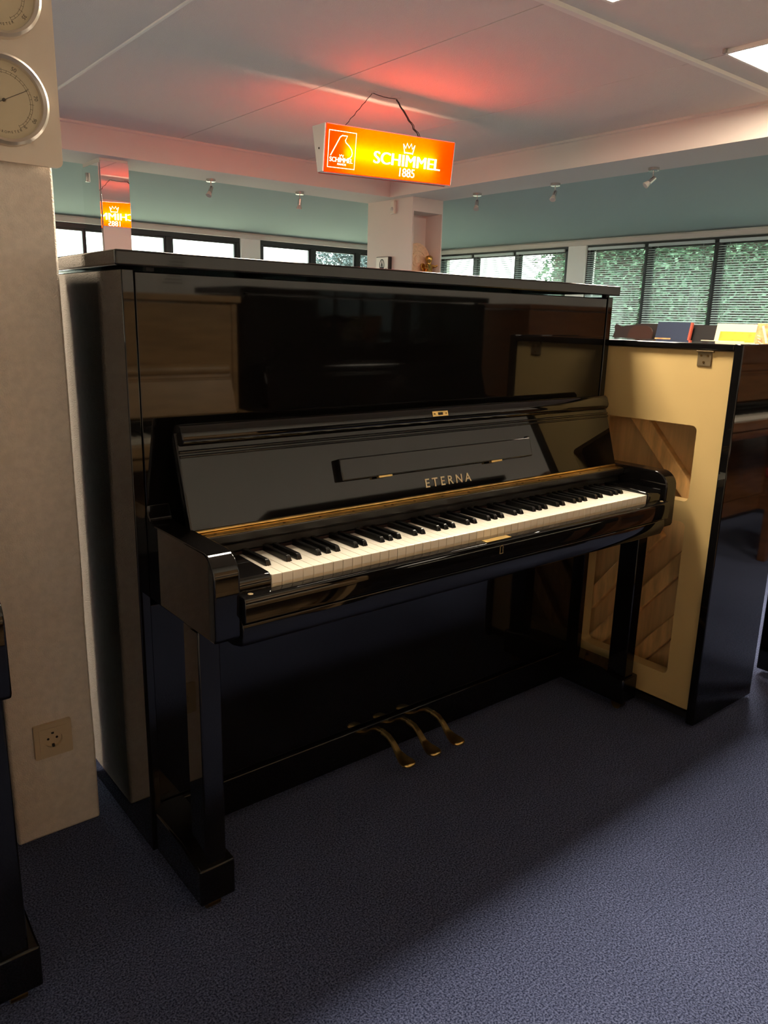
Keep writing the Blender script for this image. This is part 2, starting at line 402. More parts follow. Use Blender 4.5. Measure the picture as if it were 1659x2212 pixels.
# corner column with a niche
bm = new_bm()
CX0, CX1, CY0, CY1 = 3.965, 4.37, 4.97, 5.69
box(bm, CX0, CX1, CY0+.24, CY1, 0, ZB)                         # back part
box(bm, CX0, CX0+.018, CY0, CY0+.24, 0, ZB)                   # left cheek
box(bm, CX1-.012, CX1, CY0, CY0+.24, 0, ZB)
box(bm, CX0+.018, CX1-.012, CY0, CY0+.24, 2.225, ZB)          # head of the niche
box(bm, CX0+.018, CX1-.012, CY0, CY0+.24, 0, 1.60)            # below the niche
struct('column_corner', bm, M['plaster'])
# mirror clad column under the left beam
bm = new_bm(); box(bm, 1.02, 1.245, 5.31, BY1, 0, ZB); struct('column_mirror', bm, M['plaster'])
# stuccoed pillar beside the piano
bm = new_bm(); box(bm, -0.982, -0.796, 0.512, 1.02, 0, ZC)
bmesh.ops.subdivide_edges(bm, edges=bm.edges[:], cuts=24, use_grid_fill=True)
for v in bm.verts:
    if 0.02 < v.co.z < ZC-.02:
        v.co.x += random.uniform(-.0012, .0012); v.co.y += random.uniform(-.001, .001)
struct('pillar_left', bm, M['stucco'], 0.006)

# mirrors
t = tag(bx('wall_mirror', M['mirror'], None, 1.018, 1.247, 5.300, 5.309, 1.85, 2.335, .002, 1), 'tall frameless mirror on the column, reflecting the red sign', 'mirror')
t = thing('side_mirror', 'narrow mirror sheet with chrome clip on the left side of the column', 'mirror', (1.012, 5.50, .9))
bx('sheet', M['mirror'], t, -.004, .004, -.185, .195, 0, 1.42, .001, 1)
bm = new_bm(); box(bm, -.022, -.004, .05, .075, 1.30, 1.37); obj('clip', bm, M['chrome'], t, .004)

# ------------------------------------------------------------------ ceiling lights
for x, y, lab in ((2.77, .58, 'glowing square ceiling panel at the upper right'),
                  (1.22, .58, 'glowing ceiling panel just above the top edge of the view'),
                  (-0.25, .50, 'glowing ceiling panel above the keyboard'),
                  (-3.25, 1.75, 'added ceiling panel out of view near the far left wall, lifting the ambient light')):  # last panel is an added, unseen lamp that raises the ambient light
    t = thing('ceiling_light', lab, 'ceiling light', (x+.3, y+.3, ZC-.006), group='panel lights in the ceiling')
    bm = new_bm()
    for a in ((-.3, .3, -.3, -.28), (-.3, .3, .28, .3), (-.3, -.28, -.28, .28), (.28, .3, -.28, .28)): box(bm, *a, -.022, 0)
    obj('frame', bm, M['profile'], t, .002, segs=1)
    bx('diffuser', M['panelglow'], t, -.28, .28, -.28, .28, -.016, -.006)
    bx('end_clip', M['seam'], t, -.318, -.296, .276, .294, -.024, -.002, .002, 1)

# ------------------------------------------------------------------ upright pianos
def curve_arm(yf, zt, zb, yb):
    """side view of a key arm: flat top, rounded front"""
    pts = [(yb, zb), (yf+.006, zb), (yf, zb+.01)]
    r = .045
    for i in range(9):
        a = PI-PI/2*i/8
        pts.append((yf+r+r*math.cos(a), zt-r+r*math.sin(a)))
    pts += [(yb-.035, zt+.001), (yb-.018, zt+.004), (yb-.007, zt+.014), (yb, zt+.035)]
    return pts
WHITE_W = 1.222/52
def keys(root, merged=False):
    blacks = {0: 1, 2: 1, 3: 1, 5: 1, 6: 1}                    # A C D F G carry a black key to their right
    zk = .7278
    if merged:
        bw = new_bm(); bb = new_bm()
    else:
        bmw = new_bm(); box(bmw, -WHITE_W/2+.0005, WHITE_W/2-.0005, 0, .150, -.0185, 0)
        bmw.faces.ensure_lookup_table()
        mw = bpy.data.meshes.new('white_key'); bmw.to_mesh(mw); bmw.free(); mw.materials.append(M['ivory'])
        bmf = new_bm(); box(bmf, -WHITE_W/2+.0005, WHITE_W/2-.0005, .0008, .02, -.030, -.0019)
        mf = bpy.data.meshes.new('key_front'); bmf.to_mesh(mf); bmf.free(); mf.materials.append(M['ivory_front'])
        bmb = new_bm(); prof = [(.049, -.001), (.052, .0085), (.0565, .0118), (.146, .0118), (.146, -.001)]
        # tapered black key
        A = [bmb.verts.new((-(.0065 if z < .002 else .0046), y, z)) for y, z in prof]
        B2 = [bmb.verts.new(((.0065 if z < .002 else .0046), y, z)) for y, z in prof]
        fs = [bmb.faces.new(A), bmb.faces.new(B2)]
        for i in range(5): fs.append(bmb.faces.new((A[i], A[(i+1) % 5], B2[(i+1) % 5], B2[i])))
        bmesh.ops.recalc_face_normals(bmb, faces=fs)
        mb = bpy.data.meshes.new('black_key'); bmb.to_mesh(mb); bmb.free(); mb.materials.append(M['ebony'])
    first = True; firstb = True
    for i in range(52):
        x = -.611+WHITE_W*(i+.5)
        if merged:
            box(bw, x-WHITE_W/2+.0005, x+WHITE_W/2-.0005, 0, .15, zk-.022, zk)
        else:
            o = bpy.data.objects.new('white_key', mw); link(o, root); o.location = (x, 0, zk)
            if first:
                b = o.modifiers.new('bevel', 'BEVEL'); b.width = .0011; b.segments = 2
                mw_mod = True
            else:
                b = o.modifiers.new('bevel', 'BEVEL'); b.width = .0011; b.segments = 2
            first = False
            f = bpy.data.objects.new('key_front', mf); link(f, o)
        if (i % 7) in blacks and i < 51:
            xb = x+WHITE_W/2
            if merged: box(bb, xb-.005, xb+.005, .05, .146, zk, zk+.0118)
            else:
                o = bpy.data.objects.new('black_key', mb); link(o, root); o.location = (xb, 0, zk)
                b = o.modifiers.new('bevel', 'BEVEL'); b.width = .0013; b.segments = 2
    if merged:
        obj('white_keys', bw, M['ivory'], root); obj('black_keys', bb, M['ebony'], root)

HW = .758; YB = .2775

def piano_case(t, m, H=1.305, detail=False, hidden_keys=True):
    """an upright piano in its own frame: keyboard along x, player at -y, key fronts at y=0"""
    zt = H-.033
    for s in (-1, 1):
        px_('side_panel', m, t, [(YB, .03), (.715, .03), (.715, zt), (YB, zt)], s*HW, s*(HW-.024), 'x', .002)
        px_('arm', m, t, curve_arm(-.0154, .786, .622, YB), s*.735, s*.684, 'x', .004, segs=3)
        px_('cheek_block', m, t, [(.15, .690), (-.003, .690), (-.005, .722), (0, .731), (.008, .734), (.15, .738)], s*.6835, s*.6125, 'x', .003)
        # leg, toe block with sloping top, caster
        bx('leg', m, t, min(s*.690, s*.735), max(s*.690, s*.735), .058, .122, .115, .623, .003)
        px_('toe_block', m, t, [(.0505, .034), (.30, .034), (.30, .130), (.14, .130), (.085, .118), (.0505, .1165)], s*.752, s*.675, 'x', .004)
        bm = new_bm(); cyl(bm, (s*.700, .085, .017), (s*.728, .085, .017), .017, n=16); box(bm, s*.714-.016, s*.714+.016, .07, .10, .022, .036)
        obj('caster', bm, M['brass_dark'], t)
        bm = new_bm(); cyl(bm, (s*.700, .60, .017), (s*.728, .60, .017), .017, n=16); obj('caster', bm, M['brass_dark'], t)
    bx('top_lid', m, t, -.773, .773, .2635, .73, zt+.0045, H, .004, 3)
    for x in (-.70, .738): bx('bumper', M['black_matte'], t, x-.008, x+.008, .283, .30, zt-.002, zt+.006, .001, 1)
    bx('upper_panel', m, t, -.7325, .7325, .2805, .300, .80, zt-.003, .0025)
    bx('lower_panel', m, t, -.733, .733, .300, .322, .13, .60, .003)
    bx('bottom_rail', m, t, -.733, .733, .288, .330, .034, .128, .003)
    bx('back_panel', M['black_matte'], t, -.734, .734, .67, .71, .05, zt-.002)
    px_('key_bed', m, t, [(-.012, .654), (-.020, .650), (-.021, .628), (-.012, .606), (.02, .598), (.30, .598), (.30, .690), (0, .690)], -.6835, .6835, 'x', .002)
    px_('key_slip', m, t, [(-.031, .657), (-.031, .698), (-.028, .7035), (-.021, .7055), (-.004, .7055), (-.004, .657)], -.6835, .6835, 'x', .0015)
    keys(t, merged=not detail)
    px_('name_board', M['black_satin'], t, [(.146, .735), (.146, .752), (.132, .760), (.130, .776), (.16, .776), (.17, .735)], -.6835, .6835, 'x', .002)
    # raised fallboard
    fb = bpy.data.objects.new('fallboard', None)
    d = Vector((.0615, .197)).normalized(); n = Vector((-d.y, d.x))       # n points to the player (-y)
    def F(s, o): return (.1665+d.x*s+n.x*o, .781+d.y*s+n.y*o)
    fbo = px_('fallboard', m, t, [F(0, 0), F(0, -.019), F(.185, -.019), F(.198, -.012), F(.198, 0)], -.6915, .6915, 'x', .004, segs=3)
    lip = px_('lip', m, fbo, [F(.170, -.001), F(.170, .006), F(.176, .014), F(.183, .017), F(.203, .016), F(.210, .011), F(.213, .002), F(.207, -.010), F(.195, -.012)], -.684, .684, 'x', .0035, segs=3)
    for s0, r in ((.158, .0035), (.149, .0028)):
        bm = new_bm(); p = F(s0, .0005); cyl(bm, (-.688, p[0], p[1]), (.688, p[0], p[1]), r, n=10); obj('bead', bm, m, fbo, smooth=True)
    return fbo, F, d, n

piano = thing('upright_piano', 'glossy black upright piano with open fallboard and brass letters ETERNA', 'piano')
fbo, F, fd, fn = piano_case(piano, M['black'], detail=True)
def on_fall(s, o):                                              # frame on the inside of the fallboard: x right, y up the board, z towards the player
    p = F(s, o)
    return Matrix(((1, 0, 0, 0), (0, fd.x, fn.x, p[0]), (0, fd.y, fn.y, p[1]), (0, 0, 0, 1)))
# brass name
me = text_mesh('ETERNA', .0305, .0006, spacing=1.50, offset=.0003)
o = obj_me('lettering', me, M['gold'], fbo); o['label'] = 'brass letters ETERNA'
wd = max(v.co.x for v in me.vertices)-min(v.co.x for v in me.vertices)
o.matrix_local = on_fall(.0275, .0008) @ Matrix.Diagonal((.155/wd, 1.0, 1, 1))
# folded music desk strip with two small gilt hinges
md = bx('music_desk', M['black'], fbo, -.328, .306, .0, .050, 0, .017, .003, 3); md.matrix_local = on_fall(.060, .0005)
for x in (-.207, .164):
    h = bx('desk_hinge', M['brass'], md, x-.020, x+.020, -.0035, .0015, .008, .0185, .0008, 1)
bx('desk_bracket', M['black_satin'], md, .308, .318, .008, .055, 0, .006, .001, 1)
# lock plate on the lip
lp = new_bm(); box(lp, -.032, .020, -.0065, .0065, 0, .0012); lp = obj('lock_plate', lp, M['brass'], fbo, .001, segs=1); lp.matrix_local = on_fall(.193, .0170)
bx('lock_slot', M['hole'], lp, -.014, .002, -.0035, .003, .0010, .0016)
for x in (-.025, .013):
    bm = new_bm(); cyl(bm, (x, 0, .001), (x, 0, .0017), .0022, n=10); obj('screw', bm, M['brass_dark'], lp)
# long brass hinge with screws
hg = px_('brass_hinge', M['brass'], piano, [(.136, .7765), (.136, .7778), (.160, .7785), (.160, .7765)], -.6905, .6905, 'x')
bm = new_bm(); cyl(bm, (-.6905, .1655, .7805), (.6905, .1655, .7805), .0038, n=10); obj('hinge_pin', bm, M['brass'], hg, smooth=True)
bms = new_bm(); cyl(bms, (0, 0, 0), (0, 0, .0008), .0032, n=10); ms = bpy.data.meshes.new('screw'); bms.to_mesh(ms); bms.free(); ms.materials.append(M['brass_dark'])
for k in range(16):
    for dx in ((0,) if k % 5 else (0, .022)):
        x = -.672+k*.0896+dx
        if abs(x) < .688:
            o = bpy.data.objects.new('screw', ms); link(o, hg); o.location = (x, .146, .7781)
# felt strip behind the keys, keyslip lock plate, keyhole, rubber buttons
bx('felt_strip', M['felt'], piano, -.6115, .6115, .1435, .1455, .728, .7345)
bx('strike_plate', M['brass'], piano, -.062, .020, -.026, -.008, .7056, .7066, .0004, 1)
bm = new_bm(); ribbon(bm, [(-.005, -.009), (-.0042, .002), (-.005, .006), (-.0028, .0095), (.0028, .0095), (.005, .006), (.0042, .002), (.005, -.009)], .0018, 0, .0012, True)
kh = obj('keyhole', bm, M['brass'], piano); kh.matrix_local = Matrix(((1, 0, 0, -.018), (0, 0, -1, -.0310), (0, 1, 0, .683), (0, 0, 0, 1)))
for x in (-.664, .664):
    bm = new_bm(); lathe(bm, [(.0052, 0), (.0052, .0010), (.0040, .0018), (.0030, .0008), (.001, .0008)], (x, -.0155, .7054), n=16); obj('button', bm, M['bronze'], piano, smooth=True)
# pedals
for x in (-.095, -.002, .088):
    bm = new_bm()
    rows = [(.292, .092, .0085, .006), (.262, .090, .0085, .006), (.240, .078, .009, .006), (.222, .062, .011, .0055), (.205, .055, .016, .005), (.188, .052, .021, .005), (.176, .051, .021, .0045), (.168, .0505, .016, .004), (.164, .050, .008, .003)]
    ring = []
    for y, z, hw_, hh in rows:
        ring.append([bm.verts.new((x+sx*hw_, y, z+sz*hh)) for sx, sz in ((-1, -.4), (-.7, -1), (.7, -1), (1, -.4), (1, .3), (.7, 1), (-.7, 1), (-1, .3))])
    fs = []
    for k in range(len(ring)-1):
        for i in range(8): fs.append(bm.faces.new((ring[k][i], ring[k][(i+1) % 8], ring[k+1][(i+1) % 8], ring[k+1][i])))
    fs += [bm.faces.new(ring[0]), bm.faces.new(ring[-1])]
    bmesh.ops.recalc_face_normals(bm, faces=fs)
    obj('pedal', bm, M['brass'], piano, smooth=True)

def other_piano(name, label, mat, loc, rotz, H):
    t = thing(name, label, 'piano', loc, (0, 0, rotz)); piano_case(t, mat, H); return t
other_piano('upright_piano', 'black piano at the left edge, only the tip of its arm showing', M['black'], (-1.806, 0, 0), 0, 1.21)
other_piano('upright_piano', 'light wood upright piano, seen reflected at the left of the black panel', M['woodlight'], (-.385, -1.10, 0), PI, 1.27)
other_piano('upright_piano', 'black upright piano facing the first, seen only as dark reflection', M['black'], (1.165, -1.10, 0), PI, 1.315)
other_piano('upright_piano', 'brown upright piano, seen reflected at the right of the black panel', M['woodbrown'], (3.06, -1.10, 0), PI, 1.295)
t = thing('piano_bench', 'bench with red seat, seen reflected in the side of the second piano', 'bench', (2.95, -.74, 0))
bx('seat', M['redseat'], t, -.28, .28, -.16, .16, .44, .50, .02, 4)
bx('apron', M['woodbrown'], t, -.26, .26, -.14, .14, .38, .44, .003)
for sx in (-1, 1):
    for sy in (-1, 1): bx('leg', M['woodbrown'], t, sx*.24-.02, sx*.24+.02, sy*.12-.02, sy*.12+.02, 0, .38, .003)

# ------------------------------------------------------------------ the second piano, seen from behind
def back_piano():
    t = thing('upright_piano', 'smaller black piano standing end-on with cream open-framed back', 'piano', (.785, .615, 0))
    # local: back in the plane x = 0 facing -x; y from -.75 (towards camera right) to +.75
    D = .345
    for y0, y1 in ((-.754, -.728), (.728, .754)):
        px_('side_panel', M['black'], t, [(-.012, .012), (D, .012), (D, 1.15), (-.012, 1.15)], y0, y1, 'y', .003)
    bx('top_lid', M['black'], t, -.012, D, -.7275, .7275, 1.130, 1.148, .003)
    bx('bottom_board', M['black_satin'], t, .0, D, -.7275, .7275, .022, .05)
    bx('front_panel', M['black'], t, D-.02, D-.001, -.7275, .7275, .05, 1.128, .002)
    bx('key_bed', M['black'], t, D, D+.27, -.70, .70, .60, .72, .01)
    for s in (-1, 1):
        bx('arm', M['black'], t, D, D+.28, s*.72-.02, s*.72+.02, .62, .79, .01)
        bx('leg', M['black'], t, D+.2, D+.25, s*.70-.025, s*.70+.025, .02, .62, .004)
    # cream frame cut out with rounded openings (plate drawn in y,z)
    y0 = .615
    holes = []
    for a, b in ((-.028, .300), (.385, .845), (.930, 1.258)):
        holes.append(rrect(a-y0, b-y0, .690, .915, .016)); holes.append(rrect(a-y0, b-y0, .138, .628, .016))
    me = plate_mesh([(-.7275, .045), (.7275, .045), (.7275, 1.128), (-.7275, 1.128)], holes, .045)
    fr = obj_me('back_frame', me, M['cream'], t, .002)
    fr.matrix_local = Matrix(((0, 0, 1, .0225), (1, 0, 0, 0), (0, 1, 0, 0), (0, 0, 0, 1)))
    bx('soundboard', M['sound'], t, .105, .115, -.7275, .7275, .05, 1.127)
    def strut(a, b, w=.026, dep=.028):
        a = Vector((a[0]-y0, a[1])); b = Vector((b[0]-y0, b[1])); d = (b-a).normalized(); n = Vector((-d.y, d.x))*w
        px_('rib', M['spruce'], t, [(a+n)[:], (b+n)[:], (b-n)[:], (a-n)[:]], .104-dep, .1055, 'x', .004)
    for off in (0, .413, .958):
        strut((off+.285, .985), (off-.035, .640)); strut((off+.40, .93), (off+.31, 1.02))
        strut((off+.345, .24), (off+.105, .56)); strut((off+.330, .08), (off-.02, .52)); strut((off+.175, .06), (off-.035, .33))
    for y in (-.026, 1.20):
        h = bx('lid_hinge', M['bronze'], t, -.0035, .0005, y-.021-y0, y+.021-y0, 1.085, 1.126, .001, 1)
        bm = new_bm(); cyl(bm, (-.006, y-.028-y0, 1.127), (-.006, y+.022-y0, 1.127), .004, n=10); obj('pin', bm, M['bronze'], h)
        for dy, z in ((-.010, 1.114), (.010, 1.114), (.001, 1.096)):
            bm = new_bm(); cyl(bm, (-.0048, y+dy-y0, z), (-.003, y+dy-y0, z), .0032, n=10); obj('screw', bm, M['brass_dark'], h)
    for y in (-.66, .66):
        for x in (.04, .30):
            bm = new_bm(); cyl(bm, (x, y-.012, .014), (x, y+.012, .014), .014, n=14); box(bm, x-.012, x+.012, y-.014, y+.014, .012, .024); obj('caster', bm, M['brass_dark'], t)
back_piano()

# ------------------------------------------------------------------ grand piano behind, with music books on its desk
def grand():
    t = thing('grand_piano', 'black piano with raised music desk behind the cream-backed piano', 'piano', (2.95, 1.22, 0))
    out = [(-.46, -.74), (.30, -.74), (.75, -.70), (1.02, -.52), (1.05, -.25), (.95, .0), (.72, .22), (.55, .45), (.42, .66), (.25, .74), (-.46, .74)]
    bm = new_bm(); prism(bm, out, .66, .97, 'z'); obj('case', bm, M['black'], t, .006)
    bm = new_bm(); prism(bm, [(x*1.012, y*1.012) for x, y in out if x > -.4]+[(.02, .75), (.02, -.75)], .9705, .990, 'z'); obj('lid', bm, M['black'], t, .003)
    for x, y in ((-.25, -.6), (-.25, .6), (.78, -.30)): 
        bm = new_bm(); prism(bm, [(x-.04, y-.04), (x+.04, y-.04), (x+.04, y+.04), (x-.04, y+.04)], 0, .66, 'z'); obj('leg', bm, M['black'], t, .005)
    # desk with scrolled corner
    pts = [(-.46, 0), (-.46, .205), (-.30, .21), (.30, .21), (.44, .19), (.455, .20), (.475, .205), (.485, .190), (.475, .165), (.48, .135), (.49, .11), (.47, 0)]
    me = plate_mesh(pts, [], .018); d = obj_me('music_desk', me, M['black_satin'], t, .002)
    d.matrix_local = Matrix(((0, math.sin(.22), math.cos(.22), -.17), (1, 0, 0, 0), (0, math.cos(.22), math.sin(.22)*-1, .992), (0, 0, 0, 1)))
    bx('desk_ledge', M['black_satin'], t, -.24, -.165, -.46, .47, .991, 1.003, .002)
    bx('key_bed', M['black'], t, -.60, -.461, -.70, .70, .60, .70, .006)
grand()
def book(name, label, y0, y1, zbot, h, thick, cover, x=2.745, lean=.22, yaw=0.0, extra=None):
    t = thing(name, label, 'book', (x, (y0+y1)/2, zbot), (0, lean, yaw), group=None)
    w = (y1-y0)/2
    bx('cover', cover, t, -thick, -thick+.002, -w, w, 0, h, .0005, 1)
    bx('pages', M['paper'], t, -thick+.002, -.002, -w+.003, w-.002, .002, h-.003)
    bx('back_cover', cover, t, -.002, 0, -w, w, 0, h, .0005, 1)
    if extra: extra(t, thick, w, h)
    return t
def ex_blue(t, th, w, h):
    bx('spine', M['bookred'], t, -th-.0005, 0, -w-.003, -w, 0, h)
    bx('title_strip', M['orange'], t, -th-.0008, -th, w*.05, w, .095, .118)
    bx('red_edge', M['bookred'], t, -th-.0008, -th, -w, -w*.93, .0, h)
def ex_yel(t, th, w, h):
    bx('picture', M['yellowgreen'], t, -th-.0008, -th, -w*.9, w*.78, h*.38, h*.80)
    bx('title_strip', M['paper'], t, -th-.0008, -th, -w, w, .0, h*.3)
def ex_org(t, th, w, h):
    bm = new_bm()
    pts = [(w*.72-.022*math.sin(i*.2)-.05*i/10, h-.012-i*.02) for i in range(8)]
    ribbon(bm, pts, .012, 0, .0008)
    o = obj('picture', bm, M['paper'], t); o.matrix_local = Matrix(((0, 0, -1, -th), (1, 0, 0, 0), (0, 1, 0, 0), (0, 0, 0, 1)))
    bm = new_bm()
    for i in range(6): ribbon(bm, [(w*.9-.006*i, h-.06-i*.016), (w*.74-.006*i, h-.066-i*.016)], .004, 0, .0008)
    o = obj('key_pattern', bm, M['paper'], t); o.matrix_local = Matrix(((0, 0, -1, -th), (1, 0, 0, 0), (0, 1, 0, 0), (0, 0, 0, 1)))
book('songbook', 'dark blue book with red spine leaning on the music desk', 1.175, 1.385, 1.004, .208, .016, M['bookblue'], extra=ex_blue)
book('songbook', 'thin cream board tucked behind the dark blue book', 1.155, 1.33, 1.004, .185, .006, M['paper'], x=2.785)
book('songbook', 'cream booklet with yellow-green cover picture on the music desk', .80, 1.03, 1.004, .208, .010, M['paper'], extra=ex_yel)
book('songbook', 'orange-brown book with keyboard picture at the right edge', .60, .805, 1.004, .212, .014, M['orange'], x=2.735, extra=ex_org)
book('songbook', 'low cream booklet lying along the ledge before the yellow-green picture', .85, 1.09, 1.004, .118, .006, M['paper'], x=2.715)
t = thing('music_board', 'dark brown rounded board left of the dark blue book', 'board', (2.718, 1.478, 1.0045), (0, .22, 0))
o = obj_me('board', plate_mesh(rrect(-.08, .08, 0, .185, .05), [], .012), M['darkwood'], t, .001)
o.matrix_local = Matrix(((0, 0, 1, 0), (1, 0, 0, 0), (0, 1, 0, 0), (0, 0, 0, 1)))

# ------------------------------------------------------------------ the hanging sign
def sign():
    t = thing('hanging_sign', 'glowing red and yellow hanging sign reading SCHIMMEL 1885', 'sign', (2.07, 3.02, 2.20), (0, -.040, 0))
    L, HH = .525, .132
    yt, yb = .070, .028                                           # half depth at top and bottom
    # housing: top, bottom, ends
    bx('top_cover', M['signbox'], t, -L, L, -yt, yt-.018, HH-.004, HH, .001, 1)
    bx('bottom_cover', M['signbox'], t, -L, L, -yb, yb, -HH, -HH+.004, .001, 1)
    for s in (-1, 1):
        px_('end_cap', M['signbox'], t, [(-yt+.002, HH-.001), (yt-.002, HH-.001), (yb-.002, -HH+.001), (-yb+.002, -HH+.001)], s*L, s*(L+.010), 'x', .002)
        bm = new_bm(); cyl(bm, (s*(L+.0095), 0, 0), (s*(L+.0125), 0, 0), .006, n=10); obj('screw', bm, M['hole'], t)
    bm = new_bm(); cyl(bm, (-.37, 0, -.005), (.37, 0, -.005), .013, n=14); obj('lamp_tube', bm, M['tube'], t)
    bx('tube_bracket', M['signbox'], t, -.39, -.37, -.015, .015, -.02, .125); bx('tube_bracket', M['signbox'], t, .37, .39, -.015, .015, -.02, .125)
    ang = math.atan2(yt-yb, 2*HH); Hs = math.hypot(yt-yb, 2*HH)
    for side in (-1, 1):
        # local frame of the face: x along the sign as read by its viewer, y up the face, z outwards
        mid = Vector((0, side*(yt+yb)/2, 0))
        X = Vector((-side, 0, 0)); Yv = Vector((0, side*math.sin(ang), math.cos(ang))); Z = X.cross(Yv)
        mt = Matrix(((X.x, Yv.x, Z.x, mid.x), (X.y, Yv.y, Z.y, mid.y), (X.z, Yv.z, Z.z, mid.z), (0, 0, 0, 1)))
        bm = new_bm(); top = Hs/2-(.010 if side > 0 else 0)                       # thin acrylic sheet
        bm.faces.new([bm.verts.new(p) for p in ((-L, -Hs/2, 0), (L, -Hs/2, 0), (L, top, 0), (-L, top, 0))])
        fc = obj('face', bm, M['signface'], t); fc.matrix_local = mt
        bm = new_bm()
        for a in ((-L, L, -Hs/2-.003, -Hs/2+.002), (-L, -L+.003, -Hs/2, Hs/2), (L-.003, L, -Hs/2, Hs/2)): box(bm, *a, -.002, .002)
        obj('edge_trim', bm, M['rededge'], fc)
        def put(name, me, x, y, sx=1.0, sy=1.0):
            o = obj_me(name, me, M['signletter'], fc); o.location = (x, y, .0022); o.scale = (sx, sy, 1); return o
        def fit(s, x0, x1, yc, h, off=.002, sp=1.0):
            me = text_mesh(s, .1, .0005, spacing=sp)
            b2 = new_bm()                                                   # bolder strokes: the outline laid down three times, slightly shifted
            for k in (-1, 0, 1):
                n0 = len(b2.verts); b2.from_mesh(me); b2.verts.ensure_lookup_table()
                for v in b2.verts[n0:]: v.co.x += k*off; v.co.z += k*.0002
            me = bpy.data.meshes.new('lettering'); b2.to_mesh(me); b2.free()
            vx = [v.co.x for v in me.vertices]; vy = [v.co.y for v in me.vertices]
            sx = (x1-x0)/(max(vx)-min(vx)); sy = h/(max(vy)-min(vy))
            put('lettering', me, (x0+x1)/2-sx*(max(vx)+min(vx))/2, yc-sy*(max(vy)+min(vy))/2, sx, sy)
        fit('SCHIMMEL', -.155, .415, -.018, .070, .0028)
        fit('1885', .065, .195, -.088, .052, .0012)
        fit('SCHIMMEL', -.490, -.315, -.060, .026, .0015); fit('PIANOS', -.43, -.365, -.084, .011, .001)
        bm = new_bm(); ribbon(bm, [(-.502, -.105), (-.300, -.105), (-.300, .098), (-.502, .098)], .0055, 0, .0006, True)
        o = obj('logo_frame', bm, M['signletter'], fc); o.location = (0, 0, .0016)
        bm = new_bm()
        c = [(-.484, -.040), (-.420, .066), (-.405, .076), (-.366, .076), (-.380, .052), (-.376, .040), (-.352, .025), (-.330, .005), (-.322, -.015), (-.326, -.032), (-.340, -.044), (-.358, -.050)]
        ribbon(bm, c, .006); o = obj('logo_piano', bm, M['signletter'], fc); o.location = (0, 0, .0016)
        bm = new_bm(); cx, cy = .128, .054
        ribbon(bm, [(cx-.033, cy-.030), (cx-.048, cy+.026), (cx-.028, cy+.002), (cx-.018, cy+.032), (cx, cy+.006), (cx+.018, cy+.032), (cx+.028, cy+.002), (cx+.048, cy+.026), (cx+.033, cy-.030)], .0075)
        ribbon(bm, [(cx-.036, cy-.024), (cx+.036, cy-.024)], .008)
        o = obj('crown', bm, M['signletter'], fc); o.location = (0, 0, .0016)
        bm = new_bm(); cx, cy = -.402, -.038
        ribbon(bm, [(cx-.010, cy-.008), (cx-.014, cy+.008), (cx-.006, cy), (cx, cy+.009), (cx+.006, cy), (cx+.014, cy+.008), (cx+.010, cy-.008)], .004)
        o = obj('crown', bm, M['signletter'], fc); o.location = (0, 0, .0016)
    return t
sg = sign()
bpy.context.view_layer.update()
WO = Vector((2.03, 3.02, ZC-.006)); SGI = sg.matrix_world.inverted()
def on_sign(o):                                                   # a part of the sign, placed upright under the ceiling
    o.parent = sg; o.matrix_parent_inverse = SGI; o.location = WO; return o
def wire(a, b, r, wob, sag=0.0, n=22):
    bm = new_bm(); pts = []
    for i in range(n+1):
        f = i/n; p = Vector(a).lerp(Vector(b), f)
        e = math.sin(PI*f)
        pts.append(p+Vector((math.sin(f*31)*wob*e, math.cos(f*27)*wob*e, -sag*e)))
    tube(bm, pts, r, 6); return on_sign(obj('hanging_wire', bm, M['wire'], None, smooth=True))
wire((-.095, 0, -.012), (-.315, 0, -.243), .0022, .004); wire((-.095, 0, -.012), (-.313, .004, -.243), .0018, .006)
wire((.095, 0, -.012), (.315, 0, -.220), .0028, .006); wire((.095, .004, -.012), (.318, .006, -.220), .0028, .008); wire((.095, -.004, -.012), (.325, -.004, -.220), .0022, .009)
wire((-.095, 0, -.012), (.095, 0, -.012), .0022, .002, .006)
for x in (-.095, .095):
    bm = new_bm(); lathe(bm, [(.035, 0), (.034, -.004), (.012, -.008), (.004, -.010), (.003, -.016)], (x, 0, 0), n=20); on_sign(obj('ceiling_hook', bm, M['plaster'], None, smooth=True))

# ------------------------------------------------------------------ spotlights under the beams
def spot(x, y, label, head_dir, face):
    t = thing('spot_light', label, 'spotlight', (x, y, ZB), group='small steel spotlights under the beams')
    bm = new_bm(); lathe(bm, [(.042, 0), (.042, -.020), (.038, -.024)], (0, 0, 0), n=28); obj('base', bm, M['chrome'], t, smooth=True)
    bm = new_bm(); cyl(bm, (0, 0, -.022), (0, 0, -.075), .0045, n=10); obj('stem', bm, M['chrome'], t, smooth=True)
    d = Vector(head_dir).normalized(); p = Vector((0, 0, -.082))-d*.022
    bm = new_bm(); cyl(bm, p, p+d*.062, .016, .019, n=20); obj('head', bm, M['chrome'], t, .002)
    bm = new_bm(); q = p+d*.060; cyl(bm, q, q+d*.034, .017, .027, n=20); cyl(bm, q+d*.034, q+d*.037, .027, .024, n=20)
    obj('lamp', bm, M['lampglass'], t, smooth=True)
spot(2.10, 5.57, 'steel spotlight under the left beam, nearest the mirror', (-.45, -.25, -.8), 0)
spot(3.05, 5.59, 'steel spotlight under the left beam, just left of the sign', (-.05, .1, -1), 0)
spot(4.25, 4.37, 'steel spotlight under the right beam, nearest the column', (-.35, -.25, -.8), 0)
spot(4.30, 3.48, 'steel spotlight in the middle under the right beam', (-.55, -.2, -.75), 0)
spot(4.26, 2.50, 'steel spotlight under the right beam, farthest to the right', (-.7, .45, -.7), 0)

